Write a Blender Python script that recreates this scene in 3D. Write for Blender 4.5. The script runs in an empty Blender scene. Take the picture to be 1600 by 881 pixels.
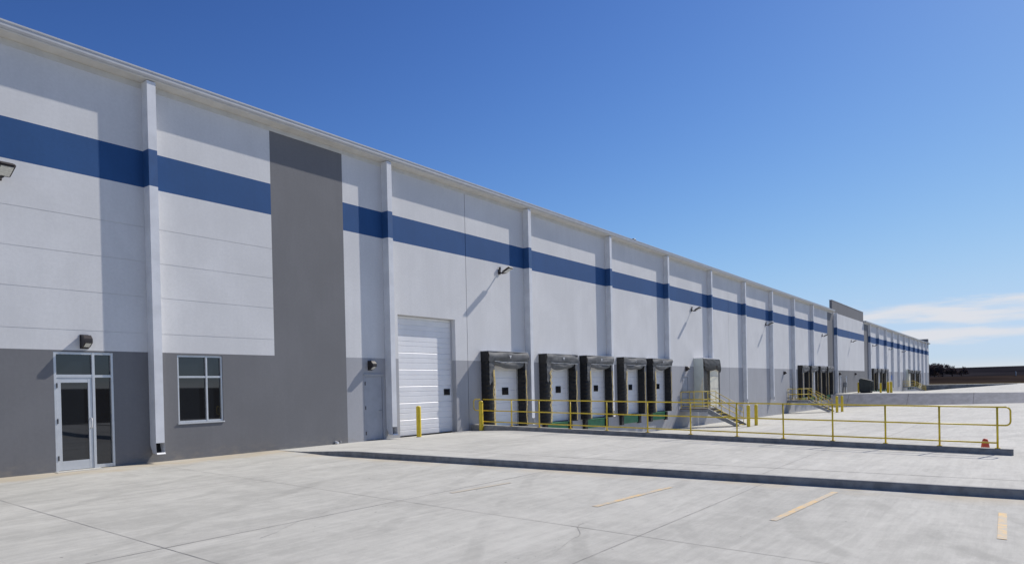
import bpy, bmesh, math, random
from mathutils import Vector, Matrix, noise
random.seed(7)
S = bpy.context.scene
COL = S.collection
# ------------------------------------------------------------------ camera
cam_d = bpy.data.cameras.new('camera')
cam = bpy.data.objects.new('camera', cam_d); COL.objects.link(cam)
cam_d.sensor_fit = 'HORIZONTAL'; cam_d.sensor_width = 36.0
cam_d.lens = 36.0 * 1068.0 / 1600.0
cam_d.shift_y = 172.0 / 1600.0
cam_d.clip_start = 0.1; cam_d.clip_end = 9000
CR = Vector((0.59755973, -0.80154074, -0.02132633))
CU = Vector((0.01995465, -0.01172307, 0.99973215))
CF = Vector((0.80157606, 0.59782523, -0.00898923))
cam.matrix_world = Matrix(((CR.x, CU.x, -CF.x, 0.0), (CR.y, CU.y, -CF.y, -17.674),
                           (CR.z, CU.z, -CF.z, 1.74), (0, 0, 0, 1)))
S.camera = cam
# ------------------------------------------------------------------ light
SUN_FROM = Vector((3.45, -1.0, 3.25)).normalized()
EL = math.asin(SUN_FROM.z); AZ = math.atan2(SUN_FROM.x, SUN_FROM.y)
W = bpy.data.worlds.new('World'); S.world = W; W.use_nodes = True
nt = W.node_tree; nt.nodes.clear()
def wn(t, **k):
    n = nt.nodes.new(t)
    for a, b in k.items(): setattr(n, a, b)
    return n
sky = wn('ShaderNodeTexSky', sky_type='NISHITA', sun_disc=False, sun_elevation=EL, sun_rotation=AZ,
         altitude=500.0, air_density=1.0, dust_density=0.3, ozone_density=3.0)
bg = wn('ShaderNodeBackground'); bg.inputs['Strength'].default_value = 0.10
out = wn('ShaderNodeOutputWorld')
tc = wn('ShaderNodeTexCoord')
sep = wn('ShaderNodeSeparateXYZ')
nt.links.new(tc.outputs['Generated'], sep.inputs[0])
def wm(op, a, b=None, c=None, clamp=False):
    n = wn('ShaderNodeMath', operation=op, use_clamp=clamp)
    for i, v in enumerate((a, b, c)):
        if v is None: continue
        if isinstance(v, (int, float)): n.inputs[i].default_value = v
        else: nt.links.new(v, n.inputs[i])
    return n.outputs[0]
comb = wn('ShaderNodeCombineXYZ')
nt.links.new(wm('MULTIPLY', sep.outputs['X'], 5.0), comb.inputs[0])
nt.links.new(wm('MULTIPLY', sep.outputs['Y'], 5.5), comb.inputs[1])
nt.links.new(wm('MULTIPLY', sep.outputs['Z'], 40.0), comb.inputs[2])
nz = wn('ShaderNodeTexNoise'); nz.inputs['Scale'].default_value = 1.0
nz.inputs['Detail'].default_value = 7.0; nz.inputs['Roughness'].default_value = 0.55
nt.links.new(comb.outputs[0], nz.inputs['Vector'])
Z = sep.outputs['Z']
def wmr(v, a, b, c=0.0, d=1.0):
    n = wn('ShaderNodeMapRange', interpolation_type='SMOOTHSTEP')
    n.inputs[1].default_value = a; n.inputs[2].default_value = b
    n.inputs[3].default_value = c; n.inputs[4].default_value = d
    nt.links.new(v, n.inputs[0]); return n.outputs[0]
def bump_band(c, w):
    d = wm('ABSOLUTE', wm('SUBTRACT', Z, c))
    return wmr(d, 0.0, w, 1.0, 0.0)
nz2 = wn('ShaderNodeTexNoise'); nz2.inputs['Scale'].default_value = 2.6
nz2.inputs['Detail'].default_value = 8.0; nz2.inputs['Roughness'].default_value = 0.6; nz2.inputs['Distortion'].default_value = 0.6
nt.links.new(comb.outputs[0], nz2.inputs['Vector'])
bands = wm('MAXIMUM', bump_band(0.080, 0.040), wm('MULTIPLY', bump_band(0.052, 0.020), 1.0))
cl = wm('ADD', wm('ADD', wm('MULTIPLY', nz.outputs['Fac'], 1.0), wm('MULTIPLY', nz2.outputs['Fac'], 0.35)), wm('MULTIPLY', bands, 0.42))
cl = wmr(cl, 0.90, 1.20)
cl = wm('MULTIPLY', cl, wmr(bands, 0.0, 0.35))
az = wmr(sep.outputs['X'], 0.88, 0.98)
cl = wm('MULTIPLY', wm('MULTIPLY', cl, az), 0.88)
cl = wm('MAXIMUM', cl, wmr(Z, 0.002, 0.028, 0.75, 0.0), clamp=True)
mixc = wn('ShaderNodeMix', data_type='RGBA')
mixc.inputs['B'].default_value = (7.5, 7.55, 7.95, 1)
nt.links.new(cl, mixc.inputs['Factor'])
# film-like shoulder on the sky's brightness, per channel
sc_ = wn('ShaderNodeSeparateColor'); cc_ = wn('ShaderNodeCombineColor'); nt.links.new(sky.outputs[0], sc_.inputs[0])
for i_, (m_, g_, k_) in enumerate(((5.5, 1.8, 0.0672), (7.0, 1.8, 0.055), (9.0, 1.9, 0.045))):
    e_ = wm('POWER', math.e, wm('MULTIPLY', wm('POWER', sc_.outputs[i_], g_), -k_))
    nt.links.new(wm('MULTIPLY', wm('SUBTRACT', 1.0, e_), m_), cc_.inputs[i_])
nt.links.new(cc_.outputs[0], mixc.inputs['A'])
nt.links.new(mixc.outputs['Result'], bg.inputs['Color']); nt.links.new(bg.outputs[0], out.inputs[0])
sl = bpy.data.lights.new('sun', 'SUN'); sl.energy = 4.6; sl.angle = math.radians(0.53); sl.color = (1.0, 0.94, 0.86)
so = bpy.data.objects.new('sun', sl); COL.objects.link(so)
so.rotation_euler = (-SUN_FROM).to_track_quat('-Z', 'Y').to_euler(); so.location = (40, -40, 60)
S.view_settings.view_transform = 'Standard'; S.view_settings.look = 'None'
S.view_settings.gamma = 1.0; S.view_settings.exposure = 0.0; S.view_settings.use_curve_mapping = False
S.render.engine = 'CYCLES'

# ------------------------------------------------------------------ materials
class NT:
    def __init__(s, m): s.t = m.node_tree; s.l = s.t.links
    def n(s, t, **k):
        n = s.t.nodes.new(t)
        for a, b in k.items(): setattr(n, a, b)
        return n
    def link(s, a, b): s.l.new(a, b)
    def math(s, op, a, b=None, clamp=False):
        n = s.n('ShaderNodeMath', operation=op, use_clamp=clamp)
        for i, v in enumerate((a, b)):
            if v is None: continue
            if isinstance(v, (int, float)): n.inputs[i].default_value = v
            else: s.link(v, n.inputs[i])
        return n.outputs[0]
    def mr(s, v, a, b, c=0.0, d=1.0):
        n = s.n('ShaderNodeMapRange', interpolation_type='SMOOTHSTEP')
        for i, q in zip((1, 2, 3, 4), (a, b, c, d)): n.inputs[i].default_value = q
        s.link(v, n.inputs[0]); return n.outputs[0]
    def pos(s, sc=(1, 1, 1)):
        g = s.n('ShaderNodeNewGeometry'); m = s.n('ShaderNodeMapping'); m.inputs['Scale'].default_value = sc
        s.link(g.outputs['Position'], m.inputs['Vector']); return m.outputs[0]
    def noise(s, vec, scale, detail=5, rough=0.55, dist=0.0):
        n = s.n('ShaderNodeTexNoise'); n.inputs['Scale'].default_value = scale
        n.inputs['Detail'].default_value = detail; n.inputs['Roughness'].default_value = rough
        n.inputs['Distortion'].default_value = dist
        s.link(vec, n.inputs['Vector']); return n.outputs['Fac']
    def mix(s, f, a, b):
        n = s.n('ShaderNodeMix', data_type='RGBA')
        for nm, v in (('Factor', f), ('A', a), ('B', b)):
            if isinstance(v, (int, float)): n.inputs[nm].default_value = v
            elif isinstance(v, tuple): n.inputs[nm].default_value = v if len(v) == 4 else (*v, 1)
            else: s.link(v, n.inputs[nm])
        return n.outputs['Result']
def newmat(name, rough=0.6, metal=0.0, spec=0.5):
    m = bpy.data.materials.new(name); m.use_nodes = True
    t = NT(m); b = m.node_tree.nodes['Principled BSDF']
    b.inputs['Roughness'].default_value = rough; b.inputs['Metallic'].default_value = metal
    b.inputs['Specular IOR Level'].default_value = spec
    return m, t, b
def simple(name, col, rough=0.55, metal=0.0, var=0.12, nscale=3.0, bump=0.0, bscale=60.0, spec=0.5):
    m, t, b = newmat(name, rough, metal, spec)
    v = t.noise(t.pos(), nscale, 6, 0.6)
    lo = tuple(c * (1 - var) for c in col); hi = tuple(min(1, c * (1 + var)) for c in col)
    t.link(t.mix(t.mr(v, 0.3, 0.7), lo, hi), b.inputs['Base Color'])
    if bump:
        bp = t.n('ShaderNodeBump'); bp.inputs['Strength'].default_value = bump; bp.inputs['Distance'].default_value = 0.01
        t.link(t.noise(t.pos(), bscale, 4, 0.6), bp.inputs['Height']); t.link(bp.outputs[0], b.inputs['Normal'])
    return m
def wallmat(name, col, var=0.05):
    # painted tilt-up concrete: mottling, trowel patches, faint vertical runs, dirt near the ground
    m, t, b = newmat(name, 0.75, 0, 0.3)
    big = t.noise(t.pos((1, 1, 0.7)), 0.55, 6, 0.62, 0.4)
    run = t.noise(t.pos((5.0, 5.0, 0.25)), 1.0, 5, 0.6)
    fine = t.noise(t.pos(), 14.0, 4, 0.6)
    v = t.math('ADD', t.math('MULTIPLY', big, 0.55), t.math('ADD', t.math('MULTIPLY', run, 0.14), t.math('MULTIPLY', fine, 0.25)))
    lo = tuple(c * (1 - 1.5*var) for c in col); hi = tuple(min(1, c * (1 + 1.1*var)) for c in col)
    c = t.mix(t.mr(v, 0.36, 0.64), lo, hi)
    g = t.n('ShaderNodeNewGeometry'); sp = t.n('ShaderNodeSeparateXYZ'); t.link(g.outputs['Position'], sp.inputs[0])
    dn = t.noise(t.pos((2.5, 2.5, 6.0)), 1.0, 5, 0.65)
    dirt = t.math('MULTIPLY', t.mr(sp.outputs['Z'], 0.02, 0.42, 1, 0), t.mr(dn, 0.42, 0.72, 0.0, 0.38))
    c = t.mix(dirt, c, (0.34, 0.30, 0.24))
    t.link(c, b.inputs['Base Color'])
    bp = t.n('ShaderNodeBump'); bp.inputs['Strength'].default_value = 0.22; bp.inputs['Distance'].default_value = 0.006
    h = t.math('ADD', t.noise(t.pos(), 38.0, 4, 0.65), t.math('MULTIPLY', t.noise(t.pos((1, 1, 1)), 3.0, 5, 0.6), 1.6))
    t.link(h, bp.inputs['Height']); t.link(bp.outputs[0], b.inputs['Normal'])
    return m
WHITE = wallmat('white_wall_paint', (0.69, 0.69, 0.69))
BLUE = wallmat('blue_wall_paint', (0.023, 0.088, 0.240), 0.06)
DGREY = wallmat('dark_grey_wall_paint', (0.183, 0.184, 0.192), 0.05)
LGREY = wallmat('light_grey_wall_paint', (0.385, 0.39, 0.41), 0.05)
JOINT = simple('joint_sealant', (0.20, 0.20, 0.21), 0.9)
def concrete(name, col, tan=0.0, stain=1.0, tracks=1.0):
    m, t, b = newmat(name, 0.85, 0, 0.25)
    P = t.pos
    a = t.noise(P(), 0.22, 7, 0.62, 0.6)
    bb = t.noise(P((0.35, 1.6, 1)), 0.6, 7, 0.65, 0.8)        # broom / washing streaks
    c2 = t.noise(P(), 2.6, 7, 0.7, 0.3)
    f = t.noise(P(), 45, 3, 0.7)
    fs = t.noise(P((0.5, 6.0, 1)), 1.6, 6, 0.7)
    v = t.math('ADD', t.math('ADD', t.math('MULTIPLY', a, 0.22), t.math('ADD', t.math('MULTIPLY', bb, 0.24), t.math('MULTIPLY', fs, 0.20))),
               t.math('ADD', t.math('MULTIPLY', c2, 0.24), t.math('MULTIPLY', f, 0.10)))
    lo = tuple(q * 0.80 for q in col); hi = tuple(min(1, q * 1.14) for q in col)
    c = t.mix(t.mr(v, 0.38, 0.62), lo, hi)
    # pale laitance patches
    pp = t.mr(t.noise(P((0.5, 2.2, 1)), 0.9, 6, 0.6, 1.0), 0.56, 0.70, 0, 0.35)
    c = t.mix(pp, c, tuple(min(1, q * 1.28) for q in col))
    # dark oil / tyre stains
    st = t.mr(t.noise(P((0.9, 0.35, 1)), 0.42, 6, 0.62, 0.8), 0.57, 0.74, 0, 0.30 * stain)
    c = t.mix(st, c, tuple(q * 0.55 for q in col))
    # sweeping tyre tracks
    wv = t.n('ShaderNodeTexWave', wave_type='RINGS', rings_direction='Z')
    wv.inputs['Scale'].default_value = 0.21; wv.inputs['Distortion'].default_value = 5.0
    wv.inputs['Detail'].default_value = 3.0; wv.inputs['Detail Scale'].default_value = 0.6
    mp = t.n('ShaderNodeMapping'); mp.inputs['Location'].default_value = (-17, 26, 0)
    g = t.n('ShaderNodeNewGeometry'); t.link(g.outputs['Position'], mp.inputs['Vector']); t.link(mp.outputs[0], wv.inputs['Vector'])
    tr = t.math('MULTIPLY', t.mr(wv.outputs['Fac'], 0.90, 0.99, 0, 1), t.mr(t.noise(P(), 0.5, 6, 0.7), 0.42, 0.60, 0, 0.25 * tracks))
    c = t.mix(tr, c, tuple(q * 0.5 for q in col))
    # specks
    sk = t.mr(t.noise(P(), 9.0, 2, 0.5), 0.74, 0.78, 0, 0.45 * stain)
    c = t.mix(sk, c, (0.09, 0.085, 0.08))
    if tan:
        sp = t.n('ShaderNodeSeparateXYZ'); t.link(g.outputs['Position'], sp.inputs[0])
        yy = t.math('ADD', sp.outputs['Y'], t.math('MULTIPLY', t.math('SUBTRACT', t.noise(P(), 1.2, 5, 0.6), 0.5), 1.3))
        tm = t.math('MULTIPLY', t.mr(yy, -1.25, -0.55, 0, tan), t.mr(t.noise(P((0.7, 2, 1)), 1.5, 4, 0.6), 0.3, 0.6, 0.35, 1.0))
        c = t.mix(tm, c, (0.50, 0.41, 0.27))
        # sandy wash along the kerb line
        kx = t.math('SUBTRACT', sp.outputs['X'], t.math('ADD', t.math('MULTIPLY', sp.outputs['Y'], -0.145), 11.35))
        km = t.math('MULTIPLY', t.mr(t.math('ADD', kx, t.math('MULTIPLY', t.noise(P(), 1.5, 5, 0.6), 0.9)), -0.15, 0.7, 0, 0.5), t.mr(t.noise(P(), 0.8, 4), 0.4, 0.6))
        c = t.mix(km, c, (0.50, 0.42, 0.29))
    t.link(c, b.inputs['Base Color'])
    bp = t.n('ShaderNodeBump'); bp.inputs['Strength'].default_value = 0.30; bp.inputs['Distance'].default_value = 0.008
    t.link(t.math('ADD', c2, t.math('MULTIPLY', f, 0.6)), bp.inputs['Height']); t.link(bp.outputs[0], b.inputs['Normal'])
    return m
CONC = concrete('concrete_paving', (0.490, 0.483, 0.440), tan=0.6)
SLABC = concrete('driveway_concrete', (0.518, 0.510, 0.466), stain=0.5, tracks=0.3)
COURTC = concrete('truck_court_concrete', (0.545, 0.538, 0.492), stain=0.6, tracks=0.6)
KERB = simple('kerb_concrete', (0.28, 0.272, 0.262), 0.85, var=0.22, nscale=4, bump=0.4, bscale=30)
BANK = simple('bank_concrete', (0.40, 0.395, 0.39), 0.85, var=0.14, nscale=1.5, bump=0.3, bscale=20)
WALL3 = simple('retaining_wall_concrete', (0.20, 0.21, 0.22), 0.85, var=0.25, nscale=1.0)
JOINTC = simple('paving_joint_dirt', (0.36, 0.35, 0.33), 0.95, var=0.3)
GROOVE = simple('joint_dirt', (0.22, 0.21, 0.20), 0.95, var=0.3)
METAL = simple('painted_metal_trim', (0.50, 0.51, 0.53), 0.45, var=0.06)
SOFFIT = simple('cream_soffit_trim', (0.60, 0.59, 0.56), 0.6, var=0.06)
SPOUT = simple('white_downspout_paint', (0.70, 0.71, 0.73), 0.45, var=0.07, nscale=2)
BLUEM = simple('blue_downspout_paint', (0.025, 0.090, 0.240), 0.5, var=0.08)
ALU = simple('aluminium_frame', (0.62, 0.64, 0.66), 0.35, metal=0.35, var=0.05)
WDOOR = simple('white_door_panel', (0.80, 0.80, 0.81), 0.42, var=0.04, nscale=1.3)
GDOOR = simple('grey_door_paint', (0.36, 0.375, 0.41), 0.5, var=0.06)
BRONZE = simple('dark_bronze_metal', (0.030, 0.024, 0.024), 0.45, var=0.2)
BLACK = simple('black_vinyl', (0.009, 0.009, 0.010), 0.6, var=0.4, nscale=12, bump=0.3, bscale=90)
GVINYL = simple('charcoal_vinyl', (0.125, 0.128, 0.132), 0.7, var=0.18, nscale=5, bump=0.06, bscale=14, spec=0.35)
HEM = simple('pale_vinyl_hem', (0.30, 0.31, 0.32), 0.6, var=0.3, nscale=8)
RUBBER = simple('black_rubber', (0.020, 0.020, 0.021), 0.8, var=0.2)
GREEN = simple('green_leveler_paint', (0.028, 0.175, 0.080), 0.55, var=0.2)
HAZY = simple('bumper_stripe_yellow', (0.62, 0.46, 0.16), 0.6, var=0.25, nscale=14)
CREAM = simple('cream_shelter_panel', (0.80, 0.76, 0.62), 0.6, var=0.08)
PALEP = simple('pale_fibreglass_panel', (0.62, 0.66, 0.62), 0.5, var=0.05)
STEEL = simple('galvanised_steel', (0.30, 0.31, 0.33), 0.45, metal=0.4, var=0.15)
TREAD = simple('dark_steel_tread', (0.10, 0.085, 0.07), 0.6, var=0.3)
ROOFM = simple('roof_membrane', (0.55, 0.55, 0.54), 0.8)
ORANGE = simple('orange_cone_plastic', (0.72, 0.10, 0.045), 0.5)
WREFL = simple('white_reflective_band', (0.8, 0.8, 0.8), 0.4)
LENS = simple('pale_lamp_lens', (0.62, 0.62, 0.58), 0.15, var=0.15, nscale=20)
SIGNB = simple('blue_sign_face', (0.05, 0.16, 0.50), 0.4)
SIGNW = simple('white_sign_mark', (0.8, 0.8, 0.8), 0.5)
BINM = simple('dark_green_bin_paint', (0.022, 0.030, 0.030), 0.5, var=0.25)
BARK = simple('bare_bark', (0.085, 0.060, 0.055), 0.9, var=0.3)
TWIG = simple('bare_twigs', (0.115, 0.080, 0.080), 0.9, var=0.3)
def yellow_mat():
    m, t, b = newmat('yellow_safety_paint', 0.42)
    v = t.noise(t.pos(), 5, 5, 0.6); w = t.noise(t.pos(), 22, 4, 0.7)
    c = t.mix(t.mr(v, 0.3, 0.7), (0.68, 0.48, 0.020), (0.82, 0.61, 0.035))
    c = t.mix(t.mr(w, 0.66, 0.74, 0, 0.55), c, (0.22, 0.13, 0.04))
    t.link(c, b.inputs['Base Color']); return m
YEL = yellow_mat()
def glass_mat():
    m, t, b = newmat('tinted_glass', 0.015)
    b.inputs['Base Color'].default_value = (0.010, 0.014, 0.020, 1)
    b.inputs['IOR'].default_value = 1.75
    return m
GLASS = glass_mat()
def stripe_mat(a0=0.38, a1=0.62, mx=0.95):
    m, t, b = newmat('worn_yellow_line', 0.8)
    w = t.noise(t.pos(), 7, 6, 0.75); w2 = t.noise(t.pos(), 1.4, 4, 0.6)
    k = t.math('ADD', t.math('MULTIPLY', w, 0.6), t.math('MULTIPLY', w2, 0.5))
    c = t.mix(t.mr(k, a0, a1, 0, mx), (0.80, 0.53, 0.20), (0.50, 0.47, 0.40))
    t.link(c, b.inputs['Base Color']); return m
LINEY = stripe_mat(); FAINT = stripe_mat(0.15, 0.50, 0.95)
def field_mat():
    m, t, b = newmat('bare_winter_field', 1.0, 0, 0.0)
    g = t.n('ShaderNodeNewGeometry'); sp = t.n('ShaderNodeSeparateXYZ'); t.link(g.outputs['Position'], sp.inputs[0])
    X = sp.outputs['X']; zz = sp.outputs['Z']
    n1 = t.noise(t.pos((1, 0.35, 1)), 0.05, 6, 0.65); n2 = t.noise(t.pos(), 0.6, 5, 0.7)
    olive = t.mix(t.mr(n2, 0.3, 0.7), (0.055, 0.043, 0.024), (0.10, 0.080, 0.046))
    brown = t.mix(t.mr(n1, 0.35, 0.65), (0.022, 0.017, 0.016), (0.045, 0.034, 0.030))
    dark = t.mix(t.mr(n1, 0.35, 0.65), (0.014, 0.014, 0.019), (0.030, 0.028, 0.033))
    road = (0.075, 0.070, 0.066)
    c = t.mix(t.mr(X, 200, 300), olive, brown)
    c = t.mix(t.math('MULTIPLY', t.mr(X, 322, 326), t.mr(X, 341, 346, 1, 0)), c, road)
    c = t.mix(t.mr(X, 346, 352), c, dark)
    t.link(c, b.inputs['Base Color']); return m
FIELD = field_mat()

# ------------------------------------------------------------------ helpers
class MB:
    def __init__(s): s.v = []; s.f = []; s.m = []; s.mats = []; s.sm = []
    def mi(s, mat):
        if mat not in s.mats: s.mats.append(mat)
        return s.mats.index(mat)
    def poly(s, pts, mat, smooth=False):
        b = len(s.v); s.v += [tuple(p) for p in pts]; s.f.append(tuple(range(b, b+len(pts)))); s.m.append(s.mi(mat)); s.sm.append(smooth)
    def box(s, a, b, mat, bev=0.0):
        x0, y0, z0 = a; x1, y1, z1 = b
        if bev > 0:
            bm = bmesh.new(); bmesh.ops.create_cube(bm, size=1)
            for v in bm.verts: v.co = Vector((x0+(v.co.x+.5)*(x1-x0), y0+(v.co.y+.5)*(y1-y0), z0+(v.co.z+.5)*(z1-z0)))
            bmesh.ops.bevel(bm, geom=bm.edges[:], offset=bev, segments=2, affect='EDGES', profile=0.5)
            s.addbm(bm, mat); return
        P = [(x0,y0,z0),(x1,y0,z0),(x1,y1,z0),(x0,y1,z0),(x0,y0,z1),(x1,y0,z1),(x1,y1,z1),(x0,y1,z1)]
        b0 = len(s.v); s.v += P
        for q in ((0,3,2,1),(4,5,6,7),(0,1,5,4),(1,2,6,5),(2,3,7,6),(3,0,4,7)):
            s.f.append(tuple(b0+i for i in q)); s.m.append(s.mi(mat)); s.sm.append(False)
    def addbm(s, bm, mat, smooth=False):
        b0 = len(s.v); bm.verts.index_update(); s.v += [tuple(v.co) for v in bm.verts]
        for f in bm.faces:
            s.f.append(tuple(b0+v.index for v in f.verts)); s.m.append(s.mi(mat)); s.sm.append(smooth)
        bm.free()
    def extr(s, prof, x0, x1, mat, axis='x', cap=True):
        # prof: list of (a,b); axis x -> (x, a, b); axis y -> (a, y, b); axis z -> (a, b, z)
        fn = {'x': lambda t, a, b: (t, a, b), 'y': lambda t, a, b: (a, t, b), 'z': lambda t, a, b: (a, b, t)}[axis]
        n = len(prof); b0 = len(s.v)
        s.v += [fn(x0, *p) for p in prof] + [fn(x1, *p) for p in prof]
        for i in range(n):
            j = (i+1) % n; s.f.append((b0+i, b0+j, b0+n+j, b0+n+i)); s.m.append(s.mi(mat)); s.sm.append(False)
        if cap:
            s.f.append(tuple(b0+i for i in range(n-1, -1, -1))); s.m.append(s.mi(mat)); s.sm.append(False)
            s.f.append(tuple(b0+n+i for i in range(n))); s.m.append(s.mi(mat)); s.sm.append(False)
    def tube(s, pts, r, mat, seg=10, cap=True, r2=None):
        pts = [Vector(p) for p in pts]; n = len(pts); b0 = len(s.v); prev = None
        for i, p in enumerate(pts):
            d = (pts[min(i+1, n-1)] - pts[max(i-1, 0)]).normalized()
            if prev is None:
                u = d.orthogonal().normalized()
            else:
                u = (prev - d*prev.dot(d)).normalized()
            prev = u; w = d.cross(u)
            rr = r if r2 is None else r + (r2-r)*i/(n-1)
            for k in range(seg):
                a = 2*math.pi*k/seg; s.v.append(tuple(p + (u*math.cos(a)+w*math.sin(a))*rr))
        for i in range(n-1):
            for k in range(seg):
                j = (k+1) % seg
                s.f.append((b0+i*seg+k, b0+i*seg+j, b0+(i+1)*seg+j, b0+(i+1)*seg+k)); s.m.append(s.mi(mat)); s.sm.append(True)
        if cap:
            s.f.append(tuple(b0+k for k in range(seg-1, -1, -1))); s.m.append(s.mi(mat)); s.sm.append(False)
            s.f.append(tuple(b0+(n-1)*seg+k for k in range(seg))); s.m.append(s.mi(mat)); s.sm.append(False)
    def grid(s, fn, nu, nv, mat, smooth=True):
        b0 = len(s.v)
        for i in range(nu+1):
            for j in range(nv+1): s.v.append(tuple(fn(i/nu, j/nv)))
        for i in range(nu):
            for j in range(nv):
                a = b0+i*(nv+1)+j; s.f.append((a, a+nv+1, a+nv+2, a+1)); s.m.append(s.mi(mat)); s.sm.append(smooth)
    def lathe(s, prof, cx, cy, cz, mat, seg=20):
        b0 = len(s.v)
        for r, z in prof:
            for k in range(seg):
                a = 2*math.pi*k/seg; s.v.append((cx+r*math.cos(a), cy+r*math.sin(a), cz+z))
        for i in range(len(prof)-1):
            for k in range(seg):
                j = (k+1) % seg
                s.f.append((b0+i*seg+k, b0+i*seg+j, b0+(i+1)*seg+j, b0+(i+1)*seg+k)); s.m.append(s.mi(mat)); s.sm.append(True)
        s.f.append(tuple(b0+(len(prof)-1)*seg+k for k in range(seg))); s.m.append(s.mi(mat)); s.sm.append(False)
    def build(s, name, parent=None, fixn=True, off=(0, 0, 0)):
        me = bpy.data.meshes.new(name)
        me.from_pydata([(a-off[0], b-off[1], c-off[2]) for a, b, c in s.v], [], s.f)
        for m in s.mats: me.materials.append(m)
        for p, i, sm in zip(me.polygons, s.m, s.sm): p.material_index = i; p.use_smooth = sm
        if fixn:
            bm = bmesh.new(); bm.from_mesh(me); bmesh.ops.remove_doubles(bm, verts=bm.verts, dist=1e-5)
            bmesh.ops.recalc_face_normals(bm, faces=bm.faces); bm.to_mesh(me); bm.free()
        me.update()
        o = bpy.data.objects.new(name, me); COL.objects.link(o); o.location = off
        if parent is not None: o.parent = parent; o.location = (0, 0, 0) if off == (0, 0, 0) else off
        return o
def tag(o, label=None, cat=None, group=None, kind=None):
    for k, v in (('label', label), ('category', cat), ('group', group), ('kind', kind)):
        if v: o[k] = v
    return o
def thing(name, label, cat, loc=(0, 0, 0), group=None, rz=0.0):
    o = bpy.data.objects.new(name, None); COL.objects.link(o); o.location = loc; o.rotation_euler = (0, 0, rz)
    o.empty_display_size = 0.3
    return tag(o, label, cat, group)
def dup(root, loc, label, group=None, skip=()):
    r = root.copy(); COL.objects.link(r); r.location = loc; r['label'] = label
    if group: r['group'] = group
    for ch in list(root.children):
        if ch.name.split('.')[0] in skip: continue
        c = ch.copy(); COL.objects.link(c); c.parent = r
        for g in list(ch.children):
            d = g.copy(); COL.objects.link(d); d.parent = c
    return r
def lerp(a, b, t): return a + (b-a)*t
def sstep(t): t = max(0.0, min(1.0, t)); return t*t*(3-2*t)

# ------------------------------------------------------------------ ground levels (Y < 0 is in front of the facade)
def kerb1_x(Y): return 12.0 + 0.16*max(0.0, -Y-2.5)
def kerb2_x(Y): return 20.9 + 0.04*Y
def lot_z(Y): return 0.02*max(Y, -22.0)
def slab_z(X, Y):
    Yc = max(Y, -22.0)
    t = max(0.0, min(1.0, (X-12.5)/8.0))
    lin = lerp(0.02*Yc+0.15, 0.10+0.0155*Yc, t)
    return lin*sstep((-Y-lerp(0.9, 0.0, max(0.0, min(1.0, (X-12)/5.0))))/2.7)
def court_z(X, Y):
    t = max(0.0, min(1.0, (X-21)/63.0)); d = min(-Y, 18.0)/18.0
    return lerp(lerp(-1.02, -1.5, t), lerp(-0.22, -1.02, t), d)
def court3_z(X, Y):
    d = max(0.0, min(1.0, (-Y)/17.0)); return lerp(-1.25, -0.012, d)
YS = [1.0, 0.0] + [-0.4*i for i in range(1, 20)] + [-8.0-1.0*i for i in range(0, 15)] + [-24, -28, -34]
YS = sorted(set(round(y, 3) for y in YS), reverse=True)
def sheet(name, x0f, x1f, zf, mat, nx, kind='structure', skirt=None):
    mb = MB(); rows = []
    b0 = 0
    for Y in YS:
        for i in range(nx+1):
            X = lerp(x0f(Y), x1f(Y), i/nx); mb.v.append((X, Y, zf(X, Y)))
    for j in range(len(YS)-1):
        for i in range(nx):
            a = j*(nx+1)+i; mb.f.append((a, a+nx+1, a+nx+2, a+1)); mb.m.append(mb.mi(mat)); mb.sm.append(True)
    o = mb.build(name, fixn=False); tag(o, kind=kind)
    if o.data.polygons[0].normal.z < 0: o.data.flip_normals()
    return o
sheet('parking_lot', lambda Y: -60, lambda Y: kerb1_x(Y), lambda X, Y: lot_z(Y), CONC, 10)
sheet('driveway', lambda Y: kerb1_x(Y)+0.15, lambda Y: kerb2_x(Y), slab_z, SLABC, 10)
sheet('truck_court', lambda Y: kerb2_x(Y)+0.15, lambda Y: 85.02, court_z, COURTC, 24)
sheet('upper_yard', lambda Y: 87.0, lambda Y: 101.0, lambda X, Y: 0.0, COURTC, 4)
sheet('far_truck_court', lambda Y: 101.01, lambda Y: 175.0, court3_z, COURTC, 10)
sheet('far_road', lambda Y: 175.01, lambda Y: 186.0, lambda X, Y: -0.004, COURTC, 3)
# sloping bank between the court and the upper yard
mb = MB()
def bank(u, v):
    Y = lerp(1.0, -34.5, v); z0 = court_z(85, Y)
    return (lerp(85.0, 87.0, u), Y, lerp(z0, 0.0, u))
mb.grid(bank, 1, 60, BANK, False)
o = mb.build('concrete_bank', fixn=False); tag(o, kind='structure')
mb = MB()
for i in range(6):
    Y = -1.6 - 6.0*i
    z0 = court_z(85, Y); mb.poly([(85.0, Y, z0+0.005), (85.0, Y-0.05, z0+0.005), (87.0, Y-0.05, 0.005), (87.0, Y, 0.005)], GROOVE)
o = mb.build('bank_joints', fixn=False); tag(o, kind='structure')
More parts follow.
